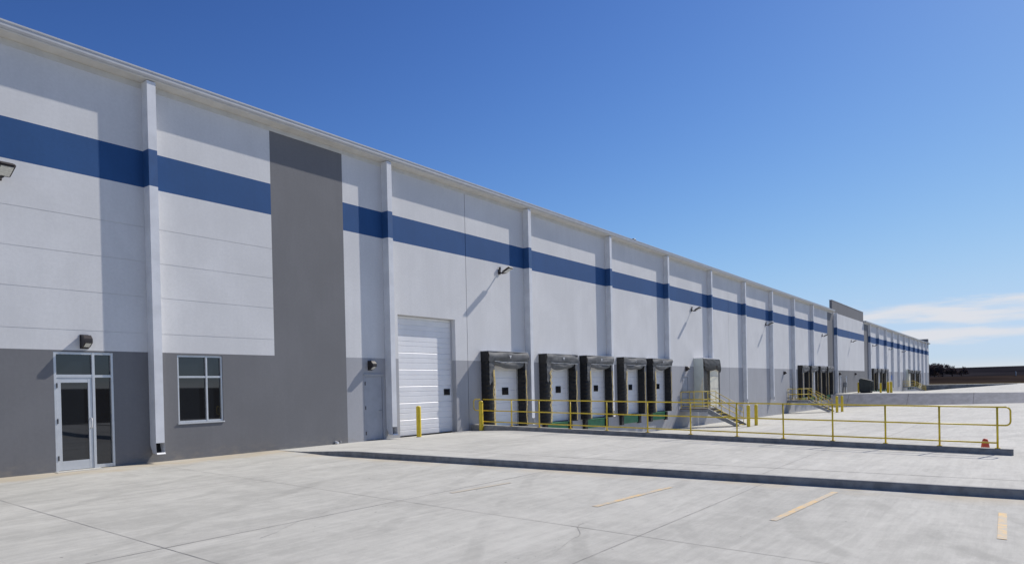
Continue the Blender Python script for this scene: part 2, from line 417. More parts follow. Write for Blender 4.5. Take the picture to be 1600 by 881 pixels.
# side faces of the far court
mb = MB()
mb.grid(lambda u, v: (101.005, lerp(1, -17, u), lerp(0.0, court3_z(0, lerp(1, -17, u)), v)), 12, 1, WALL3, False)
o = mb.build('court_edge', fixn=False); tag(o, kind='structure')
t_ = thing('retaining_wall', 'low dark concrete retaining wall at the end of the farthest truck court', 'retaining wall', (175, -8, 0))
mb = MB()
Ys = [0.0 - 17.0*i/12 for i in range(13)]
for i in range(12):
    a, b = Ys[i], Ys[i+1]
    za, zb = court3_z(0, a)-0.05, court3_z(0, b)-0.05
    P = [(174.7, a, za), (174.7, b, zb), (174.7, b, 0.05), (174.7, a, 0.05)]
    Q = [(175.0, p[1], p[2]) for p in P]
    mb.poly(P, WALL3); mb.poly(Q[::-1], WALL3); mb.poly([P[3], P[2], Q[2], Q[3]], WALL3)
o = mb.build('concrete_face'); o.parent = t_; o.location = (-175, 8, 0)
# the land all around
def land_z(X, Y):
    z = -2.6
    if X > 175:
        z = lerp(-2.6, -0.32, sstep((X-184)/3.0))
    if X > 296: z = lerp(-0.32, 1.75, sstep((X-296)/28.0))
    if X > 346: z = lerp(1.75, 6.1 + 0.35*math.sin(Y*0.02+1.0) - 0.010*max(-60, min(120, Y)), sstep((X-346)/85.0))
    if Y < -33.9 and X <= 184: z = max(z, lerp(-2.6, -0.50, sstep((-Y-33.9)/1.2)))
    if X <= 296:
        d = max(0, (-Y-240)/120.0); z = max(z, lerp(-0.5, 4.2 + 0.8*math.sin(X*0.013), sstep(d))) if Y < -240 else z
        if X < -90: z = max(z, lerp(-2.6, 5.0, sstep((-X-90)/80)))
    return z
xs = [-4000, -1500, -600, -300, -200, -150, -120, -100, -90, -60, 0, 60, 120, 150, 176, 183.9, 184.5, 185, 185.5, 186, 186.5, 187, 190, 200, 220, 240, 260, 280, 296] + \
     [296+2*i for i in range(1, 15)] + [330, 338, 345] + [346+5*i for i in range(18)] + [450, 500, 600, 900, 1600, 4000]
ys = [-4000, -1500, -700, -400, -360, -330, -300, -270, -240, -210, -150, -90, -60, -40, -35.2, -34.8, -34.4, -33.9, -20, -10, 0, 15, 30, 60, 90, 120, 180, 300, 600, 1500, 4000]
mb = MB()
for y in ys:
    for x in xs: mb.v.append((x, y, land_z(x, y)))
nx = len(xs)
for j in range(len(ys)-1):
    for i in range(nx-1):
        a = j*nx+i; mb.f.append((a, a+1, a+nx+1, a+nx)); mb.m.append(mb.mi(FIELD)); mb.sm.append(True)
o = mb.build('ground', fixn=False); tag(o, kind='structure')

# kerbs --------------------------------------------------------------------
def kerb(name, xf, ztop, zbotl, zbotr, Y0, Y1, rnd_end=False):
    mb = MB(); n = 90; rows = []
    for j in range(n+1):
        Y = lerp(Y0, Y1, j/n); x = xf(Y); zt = ztop(x, Y); zl = min(zbotl(x, Y)-0.02, zt-0.002); zr = min(zbotr(x, Y)-0.06, zt-0.002)
        h = max(0.003, zt-zl); r = min(0.03, h*0.4); wob = 0.004*math.sin(Y*3.1)+0.003*math.sin(Y*7.7)
        rows.append([(x-0.012+wob, Y, zl), (x+wob, Y, zt-r), (x+r*0.3+wob, Y, zt-r*0.3), (x+r+wob, Y, zt), (x+0.152, Y, zt), (x+0.152, Y, zr)])
    for j in range(n):
        for i in range(5):
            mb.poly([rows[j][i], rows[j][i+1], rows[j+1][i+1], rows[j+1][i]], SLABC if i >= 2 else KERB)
    mb.poly(rows[0], KERB); mb.poly(rows[-1][::-1], KERB)
    o = mb.build(name); tag(o, kind='structure'); return o
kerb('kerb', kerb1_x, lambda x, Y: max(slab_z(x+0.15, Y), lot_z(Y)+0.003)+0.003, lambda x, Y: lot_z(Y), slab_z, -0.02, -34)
def k2top(x, Y): return 0.25 + 0.0155*Y
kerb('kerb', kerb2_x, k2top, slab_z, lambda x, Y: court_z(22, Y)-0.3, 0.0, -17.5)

# joints and painted lines ------------------------------------------------
def ribbon(name, pts, w, mat, zf, lift=0.004, n=40, kind='structure', label=None, cat=None, group=None, jag=0.0):
    mb = MB(); rows = []
    for i in range(len(pts)-1):
        a = Vector(pts[i]); b = Vector(pts[i+1]); d = (b-a).normalized(); p = Vector((-d.y, d.x))
        for k in range(n + (1 if i == len(pts)-2 else 0)):
            c = a.lerp(b, k/n); ww = w*(1+jag*(noise.noise(Vector((c.x*1.7, c.y*1.7, 3)))))
            q = c + p*ww/2; r = c - p*ww/2
            rows.append(((q.x, q.y, zf(q.x, q.y)+lift), (r.x, r.y, zf(r.x, r.y)+lift)))
    for j in range(len(rows)-1): mb.poly([rows[j][0], rows[j][1], rows[j+1][1], rows[j+1][0]], mat)
    o = mb.build(name, fixn=False)
    if o.data.polygons[0].normal.z < 0: o.data.flip_normals()
    return tag(o, label, cat, group, kind)
lz = lambda X, Y: lot_z(Y)
for k, X in enumerate((4.2, 8.2, 0.2, -3.8)):
    ribbon('paving_joint', [(X, -0.05), (X, -33.5)], 0.010, JOINTC, lz, n=120, jag=0.9)
for Y in (-4.6, -9.1, -13.6, -18.1):
    ribbon('paving_joint', [(-30, Y), (kerb1_x(Y)-0.02, Y)], 0.010, JOINTC, lz, n=30, jag=1.2)
sj = lambda X, Y: slab_z(X, Y)
ribbon('driveway_joint', [(kerb1_x(Y)+1.15, Y) for Y in (-1.0, -2.5, -6, -10, -14, -18, -24, -33)], 0.022, GROOVE, sj, n=14, jag=0.5)
for Y in (-4.5, -9.0, -13.5):
    ribbon('driveway_joint', [(kerb1_x(Y)+0.17, Y), (kerb2_x(Y)-0.02, Y)], 0.010, JOINTC, sj, n=20, jag=0.9)
cz = lambda X, Y: court_z(X, Y)
for Y in (-4.5, -9.0, -13.5, -18.0):
    ribbon('court_joint', [(22, Y), (84.9, Y)], 0.02, JOINTC, cz, n=60, jag=0.8)
for X in (29, 36.5, 44, 51.5, 59, 66.5, 74):
    ribbon('court_joint', [(X, -0.1), (X, -33.5)], 0.02, JOINTC, cz, n=60, jag=0.8)
rc = random.Random(11)
for (cx0, cy0, ang, L) in ((5.2, -9.6, 0.35, 2.6), (11.0, -6.3, 1.2, 1.8), (6.6, -13.2, 0.1, 2.0), (16.6, -9.2, 0.9, 2.4)):
    pts = [(cx0, cy0)]; a = ang
    for k in range(14):
        a += rc.uniform(-.45, .45); a = ang+(a-ang)*0.7; pts.append((pts[-1][0]+math.cos(a)*L/14, pts[-1][1]+math.sin(a)*L/14))
    ribbon('hairline_crack', pts, 0.005, JOINTC, sj if cx0 > 14 else lz, n=2, jag=1.5)
for (x0, x1, Y0, Y1) in ((9.3, 10.9, -9.3, -9.45), (9.65, 12.2, -12.1, -12.3), (10.2, 13.35, -14.75, -14.95), (10.7, 12.75, -17.45, -17.42)):
    ribbon('parking_line', [(x0, Y0), (x1, Y1)], 0.105, FAINT if Y0 > -10 else LINEY, lz, n=12, lift=0.006)

# ------------------------------------------------------------------ the warehouse
BX = thing('warehouse', 'long white concrete warehouse with blue stripe, grey base and a row of downspouts', 'building', (0, 0, 0))
TOP = 9.60
HOLES = {  # name: (x0, x1, z0, z1, depth)
    'entry': (6.25, 7.53, 0.0, 2.75, 0.10), 'window': (9.10, 10.36, 0.96, 2.74, 0.13),
    'man': (15.40, 16.28, 0.0, 2.22, 0.09), 'drive': (17.02, 20.08, 0.0, 4.37, 0.28)}
DOCKS = [21.62, 25.80, 29.40, 33.30, 36.95]
DOCKS2 = [70.9, 74.6, 78.5, 82.0]
DOCKS3 = [111.4, 115.1, 118.8, 122.5]
DOCKS4 = [151.5, 155.3, 159.0, 162.8, 166.6]
for i, x in enumerate(DOCKS + DOCKS2 + DOCKS3 + DOCKS4): HOLES['dock%d' % i] = (x+0.22, x+2.50, 0.0, 2.62, 0.10)
HOLES['man3'] = (42.25, 43.2, 0.0, 2.15, 0.08)
HOLES['man6'] = (68.0, 69.0, 0.0, 2.15, 0.08)
HOLES['man4'] = (90.3, 91.3, 0.0, 2.1, 0.08)
HOLES['man5'] = (93.6, 94.6, 0.0, 2.1, 0.08)
XE = 190.0
gj = [5.93, 5.06, 4.18, 3.26]
vj = [4.6, 20.80, 51.2]
xb = {-16.0, 12.01, 14.68, 84.0, 87.4, 106.6, 109.9, XE, 12.0}
zb = {-2.4, 2.79, 6.93, 7.84, TOP}
for h in HOLES.values(): xb |= {h[0], h[1]}; zb |= {h[2], h[3]}
for z in gj: zb |= {z-0.007, z+0.007}
for x in vj: xb |= {x-0.014, x+0.014}
xb = sorted(xb); zb = sorted(zb)
xb = [x for i, x in enumerate(xb) if i == 0 or x-xb[i-1] > 0.0001]
def cell(x, z):
    for h in HOLES.values():
        if h[0] < x < h[1] and h[2] < z < h[3]: return (h[4], None)
    for v in vj:
        if abs(x-v) < 0.014: return (0.022, JOINT if z < 9.4 else JOINT)
    if x < 12.0 and any(abs(z-g) < 0.007 for g in gj): return (0.010, WHITE if z > 2.79 else DGREY)
    if (12.01 < x < 14.68) or (84.0 < x < 87.4) or (106.6 < x < 109.9): return (0.0, DGREY)
    if z < 2.79: return (0.0, DGREY if (x < 14.68 or 84 < x < 109.9) else LGREY)
    if 6.93 < z < 7.84: return (0.0, BLUE)
    return (0.0, WHITE)
mb = MB()
G = [[cell((xb[i]+xb[i+1])/2, (zb[j]+zb[j+1])/2) for j in range(len(zb)-1)] for i in range(len(xb)-1)]
for i in range(len(xb)-1):
    for j in range(len(zb)-1):
        y, m = G[i][j]; x0, x1, z0, z1 = xb[i], xb[i+1], zb[j], zb[j+1]
        if m: mb.poly([(x0, y, z0), (x1, y, z0), (x1, y, z1), (x0, y, z1)], m)
        if i+1 < len(xb)-1:
            y2, m2 = G[i+1][j]
            if abs(y2-y) > 1e-4:
                mm = (m if y < y2 else m2) or WHITE
                mb.poly([(x1, y, z0), (x1, y2, z0), (x1, y2, z1), (x1, y, z1)], mm)
        if j+1 < len(zb)-1:
            y2, m2 = G[i][j+1]
            if abs(y2-y) > 1e-4:
                mm = (m if y < y2 else m2) or WHITE
                mb.poly([(x0, y, z1), (x1, y, z1), (x1, y2, z1), (x0, y2, z1)], mm)
# ends, back
mb.poly([(XE, 0, -2.4), (XE, 90, -2.4), (XE, 90, TOP), (XE, 0, TOP)], WHITE)
mb.poly([(-16, 0, -2.4), (-16, 90, -2.4), (-16, 90, TOP), (-16, 0, TOP)], WHITE)
mb.poly([(-16, 90, -2.4), (XE, 90, -2.4), (XE, 90, TOP), (-16, 90, TOP)], WHITE)
fac = mb.build('wall', BX, fixn=False)
mb = MB(); mb.box((-16, 0.02, TOP-0.002), (XE-0.02, 90, TOP+0.05), ROOFM); mb.build('roof', BX)
# raised grey parapet, plus the short return at the far end
mb = MB(); mb.box((86.6, 0.003, TOP-0.1), (106.3, 0.28, 10.98), DGREY)
mb.box((86.56, -0.02, 10.98), (106.34, 0.31, 11.03), METAL)
mb.build('parapet', BX)
mb = MB(); mb.box((188.4, 0.003, TOP+0.01), (190.0, 12, 10.75), DGREY); mb.box((170, 8, TOP+0.06), (188.3, 12, 10.9), LGREY); mb.build('end_parapet', BX)
# gutter
def gutter(x0, x1):
    mb = MB()
    mb.extr([(-0.002, 9.545), (-0.30, 9.575), (-0.315, 9.60), (-0.31, 9.61), (-0.002, 9.61)], x0, x1, SOFFIT)
    mb.extr([(-0.004, 9.613), (-0.325, 9.613), (-0.36, 9.655), (-0.36, 9.735), (-0.375, 9.745), (-0.375, 9.775), (-0.33, 9.785), (-0.33, 9.80), (0.25, 9.83), (0.25, 9.70), (-0.004, 9.70)], x0, x1, METAL)
    return mb.build('gutter', BX)
gutter(-16.0, 86.5); gutter(106.4, XE+0.12)
mb = MB(); mb.box((-16, -0.012, 9.40), (86.5, -0.002, 9.543), SOFFIT); mb.box((106.4, -0.012, 9.40), (XE, -0.002, 9.543), SOFFIT); mb.build('fascia_trim', BX)
# downspouts
def spout(x, zbot, boot=True):
    mb = MB(); w = 0.215; d = 0.30
    top = 9.543
    segs = [(zbot + (0.26 if boot else 0), 6.93, SPOUT), (6.93, 7.84, BLUEM), (7.84, top, SPOUT)]
    for a, b, m in segs: mb.box((x, -d, a+0.0005), (x+w, -0.003, b), m)
    mb.build('downspout', BX) if not boot else None
    if boot:
        o = mb.build('downspout', BX)
        m2 = MB(); z = zbot
        # kicked-out boot with an open mouth
        m2.poly([(x, -d, z+0.26), (x, -0.003, z+0.26), (x, -0.003, z+0.20), (x, -0.12, z), (x, -d-0.05, z-0.02), (x, -d-0.02, z+0.02)], SPOUT)
        m2.poly([(x+w, -d, z+0.26), (x+w, -0.003, z+0.26), (x+w, -0.003, z+0.20), (x+w, -0.12, z), (x+w, -d-0.05, z-0.02), (x+w, -d-0.02, z+0.02)], SPOUT)
        m2.poly([(x, -d-0.02, z+0.02), (x+w, -d-0.02, z+0.02), (x+w, -d-0.05, z-0.02), (x, -d-0.05, z-0.02)], WREFL)
        m2.poly([(x, -0.003, z+0.20), (x+w, -0.003, z+0.20), (x+w, -0.12, z), (x, -0.12, z)], SPOUT)
        m2.poly([(x, -0.12, z), (x+w, -0.12, z), (x+w, -d-0.05, z-0.02), (x, -d-0.05, z-0.02)], SPOUT)
        m2.poly([(x, -0.05, z+0.25), (x+w, -0.05, z+0.25), (x+w, -0.12, z+0.01), (x, -0.12, z+0.01)], RUBBER)
        q = m2.build('spout_boot'); q.parent = o
for x in (-7.6, 0.3): spout(x, 0.18)
spout(8.36, 0.24); spout(16.38, 0.16)
for x in (24.75, 32.2, 39.6, 46.95, 54.3, 61.6, 68.85, 76.25): spout(x, 0.05)
spout(87.7, 0.1, False)
for i in range(11): spout(109.95 + 7.32*i, 0.1, False)
# entrance door (storefront)
E0 = bpy.data.objects.new('entrance_door', None); COL.objects.link(E0); E0.parent = BX
x0, x1, H, yd = 6.25, 7.53, 2.75, 0.05
mb = MB()
for a, b in ((x0+0.002, x0+0.055), (7.055, 7.115), (x1-0.055, x1-0.002)): mb.box((a, yd-0.045, 0.012), (b, yd+0.05, H-0.003), ALU, 0.003)
mb.box((x0+0.056, yd-0.04, H-0.055), (7.054, yd+0.05, H-0.003), ALU); mb.box((7.116, yd-0.04, H-0.055), (x1-0.056, yd+0.05, H-0.003), ALU)
mb.box((x0+0.056, yd-0.04, 2.155), (7.054, yd+0.05, 2.225), ALU); mb.box((7.116, yd-0.04, 2.155), (x1-0.056, yd+0.05, 2.215), ALU)
mb.box((7.116, yd-0.04, 0.012), (x1-0.056, yd+0.05, 0.09), ALU)
mb.build('door_frame', E0)
mb = MB()
mb.box((x0+0.056, yd+0.012, 2.226), (7.054, yd+0.03, H-0.056), GLASS); mb.box((7.116, yd+0.012, 2.216), (x1-0.056, yd+0.03, H-0.056), GLASS)
mb.box((7.116, yd+0.012, 0.091), (x1-0.056, yd+0.03, 2.154), GLASS); mb.build('side_light', E0)
L0 = bpy.data.objects.new('door_leaf', None)
mb = MB(); a, b = x0+0.060, 7.050
mb.box((a, yd-0.03, 0.02), (a+0.085, yd+0.02, 2.15), ALU, 0.003); mb.box((b-0.085, yd-0.03, 0.02), (b, yd+0.02, 2.15), ALU, 0.003)
mb.box((a+0.086, yd-0.028, 2.04), (b-0.086, yd+0.018, 2.15), ALU); mb.box((a+0.086, yd-0.028, 0.02), (b-0.086, yd+0.018, 0.23), ALU)
lf = mb.build('door_leaf', E0)
L0 = None
mb = MB(); mb.box((a+0.086, yd-0.006, 0.231), (b-0.086, yd+0.006, 2.039), GLASS); mb.build('pane', E0)
mb = MB(); mb.tube([(b-0.04, yd-0.03, 0.96), (b-0.04, yd-0.085, 0.97), (b-0.04, yd-0.085, 1.19), (b-0.04, yd-0.03, 1.20)], 0.013, WREFL, 8)
mb.build('handle', E0)
for z in (0.25, 1.1, 1.92):
    mb = MB(); mb.box((a-0.012, yd-0.056, z), (a+0.012, yd-0.03, z+0.11), BRONZE); mb.build('hinge', E0)
mb = MB(); mb.box((x0-0.05, -0.22, -0.01), (x1-0.35, 0.04, 0.011), SLABC); mb.build('sill', E0)
# window
W0 = bpy.data.objects.new('window', None); COL.objects.link(W0); W0.parent = BX
x0, x1, z0, z1 = 9.10, 10.36, 0.96, 2.74; yw = 0.07
mb = MB()
for a, b in ((x0+0.002, x0+0.045), (9.885, 9.93), (x1-0.045, x1-0.002)): mb.box((a, yw-0.05, z0+0.003), (b, yw+0.05, z1-0.003), ALU, 0.003)
for p, q in ((x0+0.046, 9.884), (9.931, x1-0.046)):
    mb.box((p, yw-0.045, z0+0.003), (q, yw+0.05, z0+0.05), ALU); mb.box((p, yw-0.045, 2.14), (q, yw+0.05, 2.19), ALU); mb.box((p, yw-0.045, z1-0.05), (q, yw+0.05, z1-0.003), ALU)
mb.build('frame', W0)
mb = MB()
for p, q in ((x0+0.046, 9.884), (9.931, x1-0.046)):
    mb.box((p, yw, z0+0.051), (q, yw+0.02, 2.139), GLASS); mb.box((p, yw, 2.191), (q, yw+0.02, z1-0.051), GLASS)
mb.build('pane', W0)
mb = MB(); mb.box((x0-0.02, -0.03, z0-0.035), (x1+0.02, 0.06, z0-0.001), ALU, 0.004); mb.build('sill', W0)
# flush steel doors
def steel_door(x0, x1, H, y=0.05, col=GDOOR):
    D = bpy.data.objects.new('steel_door', None); COL.objects.link(D); D.parent = BX
    mb = MB(); mb.box((x0+0.001, y-0.055, 0.0), (x0+0.05, y+0.05, H-0.002), GDOOR); mb.box((x1-0.05, y-0.055, 0), (x1-0.001, y+0.05, H-0.002), GDOOR)
    mb.box((x0+0.051, y-0.055, H-0.055), (x1-0.051, y+0.05, H-0.002), GDOOR); mb.box((x0-0.01, -0.035, H-0.002), (x1+0.01, 0.02, H+0.03), GDOOR); mb.build('frame', D)
    mb = MB(); mb.box((x0+0.055, y-0.025, 0.015), (x1-0.055, y+0.02, H-0.06), col, 0.002); mb.build('leaf', D)
    for z in (0.2, 1.05, H-0.35):
        mb = MB(); mb.box((x0+0.04, y-0.068, z), (x0+0.066, y-0.026, z+0.12), BRONZE); mb.build('hinge', D)
    mb = MB(); xx = x1-0.13; mb.tube([(xx, y-0.025, 1.0), (xx, y-0.085, 1.0)], 0.012, STEEL, 8); mb.tube([(xx+0.01, y-0.085, 1.0), (xx-0.11, y-0.085, 1.0)], 0.011, STEEL, 8)
    mb.lathe([(0.0, 0), (0.03, 0), (0.03, 0.01)], xx, y-0.03, 1.0, STEEL, 10); mb.build('handle', D)
steel_door(15.40, 16.28, 2.22)
for n in ('man3', 'man4', 'man5', 'man6'): steel_door(HOLES[n][0], HOLES[n][1], HOLES[n][3], 0.045)
# sectional doors
def section_door(name, x0, x1, H, yf, pitch, ribs, win, sz=True):
    D = bpy.data.objects.new(name, None); COL.objects.link(D); D.parent = BX
    mb = MB(); n = int(math.ceil(H/pitch - 0.05)); prof = []
    z = 0.0
    for k in range(n):
        z0 = k*pitch; z1 = min(H-0.004, (k+1)*pitch)
        pts = [(0.006, z0+0.001), (-0.010, z0+0.012)]
        for r in ribs:
            zz = z0 + r*pitch
            if zz+0.03 < z1: pts += [(-0.010, zz), (0.006, zz+0.012), (0.006, zz+0.018), (-0.010, zz+0.034)]
        pts += [(-0.010, z1-0.030), (0.012, z1-0.002)]
        prof += [(yf+a, b) for a, b in pts]
    for i in range(len(prof)-1):
        (ya, za), (yb, zb_) = prof[i], prof[i+1]
        mb.poly([(x0, ya, za), (x1, ya, za), (x1, yb, zb_), (x0, yb, zb_)], WDOOR)
    mb.build('door_panels', D, fixn=False)
    mb = MB(); wx, wz, ww, wh = win
    mb.box((wx, yf-0.028, wz), (wx+ww, yf-0.008, wz+wh), RUBBER, 0.004)
    mb.box((wx+0.03, yf-0.031, wz+0.03), (wx+ww-0.03, yf-0.027, wz+wh-0.03), GLASS); mb.build('vision_window', D)
    mb = MB(); mb.box((x0, yf-0.012, 0.0), (x1, yf+0.02, 0.035), RUBBER); mb.build('bottom_seal', D)
    return D
section_door('drive_in_door', 17.021, 20.079, 4.37, 0.24, 0.61, (0.34, 0.62), (19.60, 1.45, 0.34, 0.24))
for i, x in enumerate(DOCKS + DOCKS2 + DOCKS3 + DOCKS4):
    section_door('dock_door', x+0.221, x+2.499, 2.62, 0.075, 0.53, (0.5,), (x+1.45, 1.37, 0.44, 0.32))
for xx in (17.022, 20.04):
    mb = MB(); mb.box((xx, 0.19, 0.0), (xx+0.038, 0.228, 4.36), METAL); mb.build('door_track', BX)
mb = MB(); mb.tube([(14.15, -0.003, 0.07), (14.15, -0.16, 0.045)], 0.035, WREFL, 12); mb.build('drain_pipe', BX)
mb = MB(); mb.tube([(14.32, -0.003, 0.07), (14.32, -0.10, 0.055)], 0.03, STEEL, 12); mb.build('drain_pipe', BX)
# rooftop vent
t_ = thing('roof_vent', 'tiny dark roof vent poking above the gutter line', 'vent', (35.75, 0.1, 9.66))
mb = MB(); mb.tube([(0, 0, -0.02), (0, 0, 0.26)], 0.07, STEEL, 10); mb.build('pipe', t_)
mb = MB(); mb.lathe([(0.16, 0), (0.17, 0.03), (0.13, 0.09), (0.0, 0.12)], 0, 0, 0.26, BRONZE, 12); mb.build('cap', t_)

# ------------------------------------------------------------------ dock seals
def jit(x, y, z, s): return noise.noise(Vector((x*s, y*s, z*s)))
def make_seal(seed, right_torn=False):
    root = thing('dock_seal', 'x', 'dock seal', (0, 0, 0))
    Wd, Hh, D = 2.72, 3.16, 0.37; PW = (0.40, 0.24)
    for side in (0, 1):
        pw = PW[side]; xa = 0.0 if side == 0 else Wd-pw
        mb = MB(); nz_ = 58
        def fr(u, v, xa=xa, side=side, pw=pw):      # pleated front and sides, open ring u: 0..1 around
            z = lerp(0.0, Hh-0.36 if True else Hh, v)
            ple = 0.018*math.sin(v*nz_*1.55) * (1 if v < 0.93 else 0.3)
            inner = 0.03*jit(seed, side, v*4, 2.0)
            fl = 0.05*jit(seed+3, side*7, v*3, 1.5)
            ring = [(-0.0, -0.003), (0.0, -D+0.06), (0.03, -D), (pw-0.04, -D-0.02), (pw, -D+0.03), (pw-0.03, -0.003)]
            if side == 1: ring = [(pw-p[0], p[1]) for p in ring][::-1]
            k = u*5; i = min(4, int(k)); f = k-i
            px = lerp(ring[i][0], ring[i+1][0], f); py = lerp(ring[i][1], ring[i+1][1], f)
            away = 1 if (px > pw/2) == (side == 0) else 0
            edge = 1.0 if 0.15 < u < 0.85 else 0.2
            sx = (1 if px > pw/2 else -1)
            return (xa+px+sx*ple*edge+(inner if away else 0.3*fl)*edge, py-abs(ple)*edge*0.7+0.4*fl*edge, z)
        mb.grid(fr, 10, 110, BLACK)
        # steel-look front facing on the upper part
        o = mb.build('side_pad', root, fixn=False)
        m2 = MB()
        xs_ = (xa+0.03, xa+pw-0.04)
        zt = Hh-0.05
        m2.grid(lambda u, v: (lerp(xs_[0], xs_[1], u)+0.02*jit(seed, v*5, u, 2), -D-0.045-0.02*jit(u*4, v*6, seed, 2), lerp(zt, (1.9 if side == 0 else 0.9)+0.25*jit(seed, u*3, side, 1.7), v)), 6, 26, GVINYL)
        g = m2.build('facing', fixn=False); g.parent = o
        m3 = MB(); bx = xa+pw-0.055 if side == 0 else xa+0.08
        for q in range(2 if side == 0 else 1):
            def stripe(u, v, bx=bx, q=q):
                z = lerp(0.05, 2.42, v); wv = (0.045*math.sin(v*52) if 4 < seed < 5 and side == 0 and v > 0.3 else 0.02*math.sin(v*17+seed))+0.03*jit(seed, v*3, q, 1.4)
                return (bx-0.085*q+wv+(u-0.5)*0.045, -D-0.075-0.01*q, z)
            m3.grid(stripe, 1, 60, HAZY, False)
        s_ = m3.build('guide_stripe', fixn=False); s_.parent = o
    # header box and its sagging curtain
    mb = MB()
    def hd(u, v):
        x = lerp(-0.02, Wd+0.02, u); w = 0.035*jit(u*3.2+v*1.2, v*1.6-u, seed, 1.3)+0.018*math.sin(u*9+seed+v*4)
        z = lerp(Hh, Hh-0.40, v)
        return (x, -D-0.05-0.05*math.sin(v*math.pi)+w, z+0.02*jit(u*3, seed, v, 1.2))
    mb.grid(hd, 44, 12, GVINYL)
    mb.grid(lambda u, v: (lerp(-0.02, Wd+0.02, u), lerp(-0.003, -D-0.05, v), Hh+0.02*jit(u*3, seed, 0, 1.2)*v), 44, 2, GVINYL)
    mb.grid(lambda u, v: (-0.02 if True else 0, lerp(-0.003, -D-0.05, u), lerp(Hh, Hh-0.40, v)), 2, 4, BLACK)
    mb.grid(lambda u, v: (Wd+0.02, lerp(-0.003, -D-0.05, u), lerp(Hh, Hh-0.40, v)), 2, 4, BLACK)
    h = mb.build('header', root, fixn=False)
    mb = MB()
    def ct(u, v):
        x = lerp(PW[0]-0.06, Wd-PW[1]+0.06, u); sag = (0.12+0.05*math.sin(seed*1.7))*math.sin(u*math.pi)
        z = Hh-0.37 - v*(0.16+sag+0.10*jit(seed, u*2, 0, 1.3)) - 0.03*math.sin(u*math.pi)
        return (x, -D-0.02-0.06*math.sin(v*3.0)*math.sin(u*math.pi)+0.025*jit(u*3.0, v*1.5, seed, 1.4)+0.05*v, z)
    mb.grid(ct, 36, 10, GVINYL); c = mb.build('head_curtain', root, fixn=False)
    mb = MB(); mb.grid(lambda u, v: (lerp(0.3, Wd-0.12, u), -D-0.115+0.02*jit(u*8, seed, 1, 1.2), Hh-0.385-0.035*v+0.025*jit(u*4, seed, 0, 1.3)-0.02*math.sin(u*math.pi)), 30, 1, HEM)
    g = mb.build('hem', fixn=False); g.parent = h
    mb = MB(); cx = Wd/2+0.02; mb.poly([(cx-0.085, -D-0.115, Hh-0.13), (cx+0.085, -D-0.115, Hh-0.13), (cx, -D-0.122, Hh-0.27)], METAL)
    g = mb.build('emblem', fixn=False); g.parent = h
    mb = MB(); mb.box((-0.03, -D-0.06, Hh+0.014), (Wd+0.03, -0.002, Hh+0.035), METAL); mb.build('cap_flashing', root)
    return root
ordn = ['first', 'second', 'third', 'fourth', 'fifth', 'sixth']
seal_group = 'black dock seals around the loading doors'
near_lab = ['black dock seal nearest the tall drive-in door, behind the railing start',
            'second black dock seal from the drive-in door, just right of a downspout',
            'third black dock seal from the drive-in door, left of a downspout',
            'fourth black dock seal from the drive-in door, directly right of a downspout',
            'fifth black dock seal from the drive-in door, last before the stairs']
protos = []
for i, x in enumerate(DOCKS):
    r = make_seal(i*3.3+1); r.location = (x, 0, 0); r['label'] = near_lab[i]; r['group'] = seal_group; protos.append(r)
rows = [(DOCKS2, 'of the second dock group'), (DOCKS3, 'of the third dock group'), (DOCKS4, 'of the farthest dock group')]
for xs_, txt in rows:
    for i, x in enumerate(xs_):
        dup(protos[(i*2+1) % 5], (x, 0, 0), '%s black dock seal from the left %s' % (ordn[i], txt), seal_group)
# levelers with bumpers below the door sills
def make_lev():
    r = thing('dock_leveler', 'x', 'dock leveler')
    mb = MB(); mb.box((0.46, -0.10, -0.46), (2.26, -0.003, -0.03), GREEN, 0.006); mb.box((0.46, -0.24, -0.028), (2.26, -0.003, -0.004), GREEN, 0.004); mb.build('lip_plate', r)
    for x in (0.16, 2.29):
        mb = MB()
        for k in range(6): mb.box((x, -0.16, -0.52+k*0.085), (x+0.27, -0.003, -0.52+k*0.085+0.078), RUBBER, 0.006)
        mb.build('bumper', r)
    return r
lv = make_lev(); lg = 'green dock levelers under the loading doors'
for i, x in enumerate(DOCKS):
    lab = 'green dock leveler below the %s dock seal from the drive-in door' % ordn[i]
    if i == 0: lv.location = (x, 0, 0); tag(lv, lab, None, lg)
    else: dup(lv, (x, 0, 0), lab, lg)
for xs_, txt in rows:
    for i, x in enumerate(xs_): dup(lv, (x, 0, 0), 'green dock leveler below the %s dock seal %s' % (ordn[i], txt), lg)

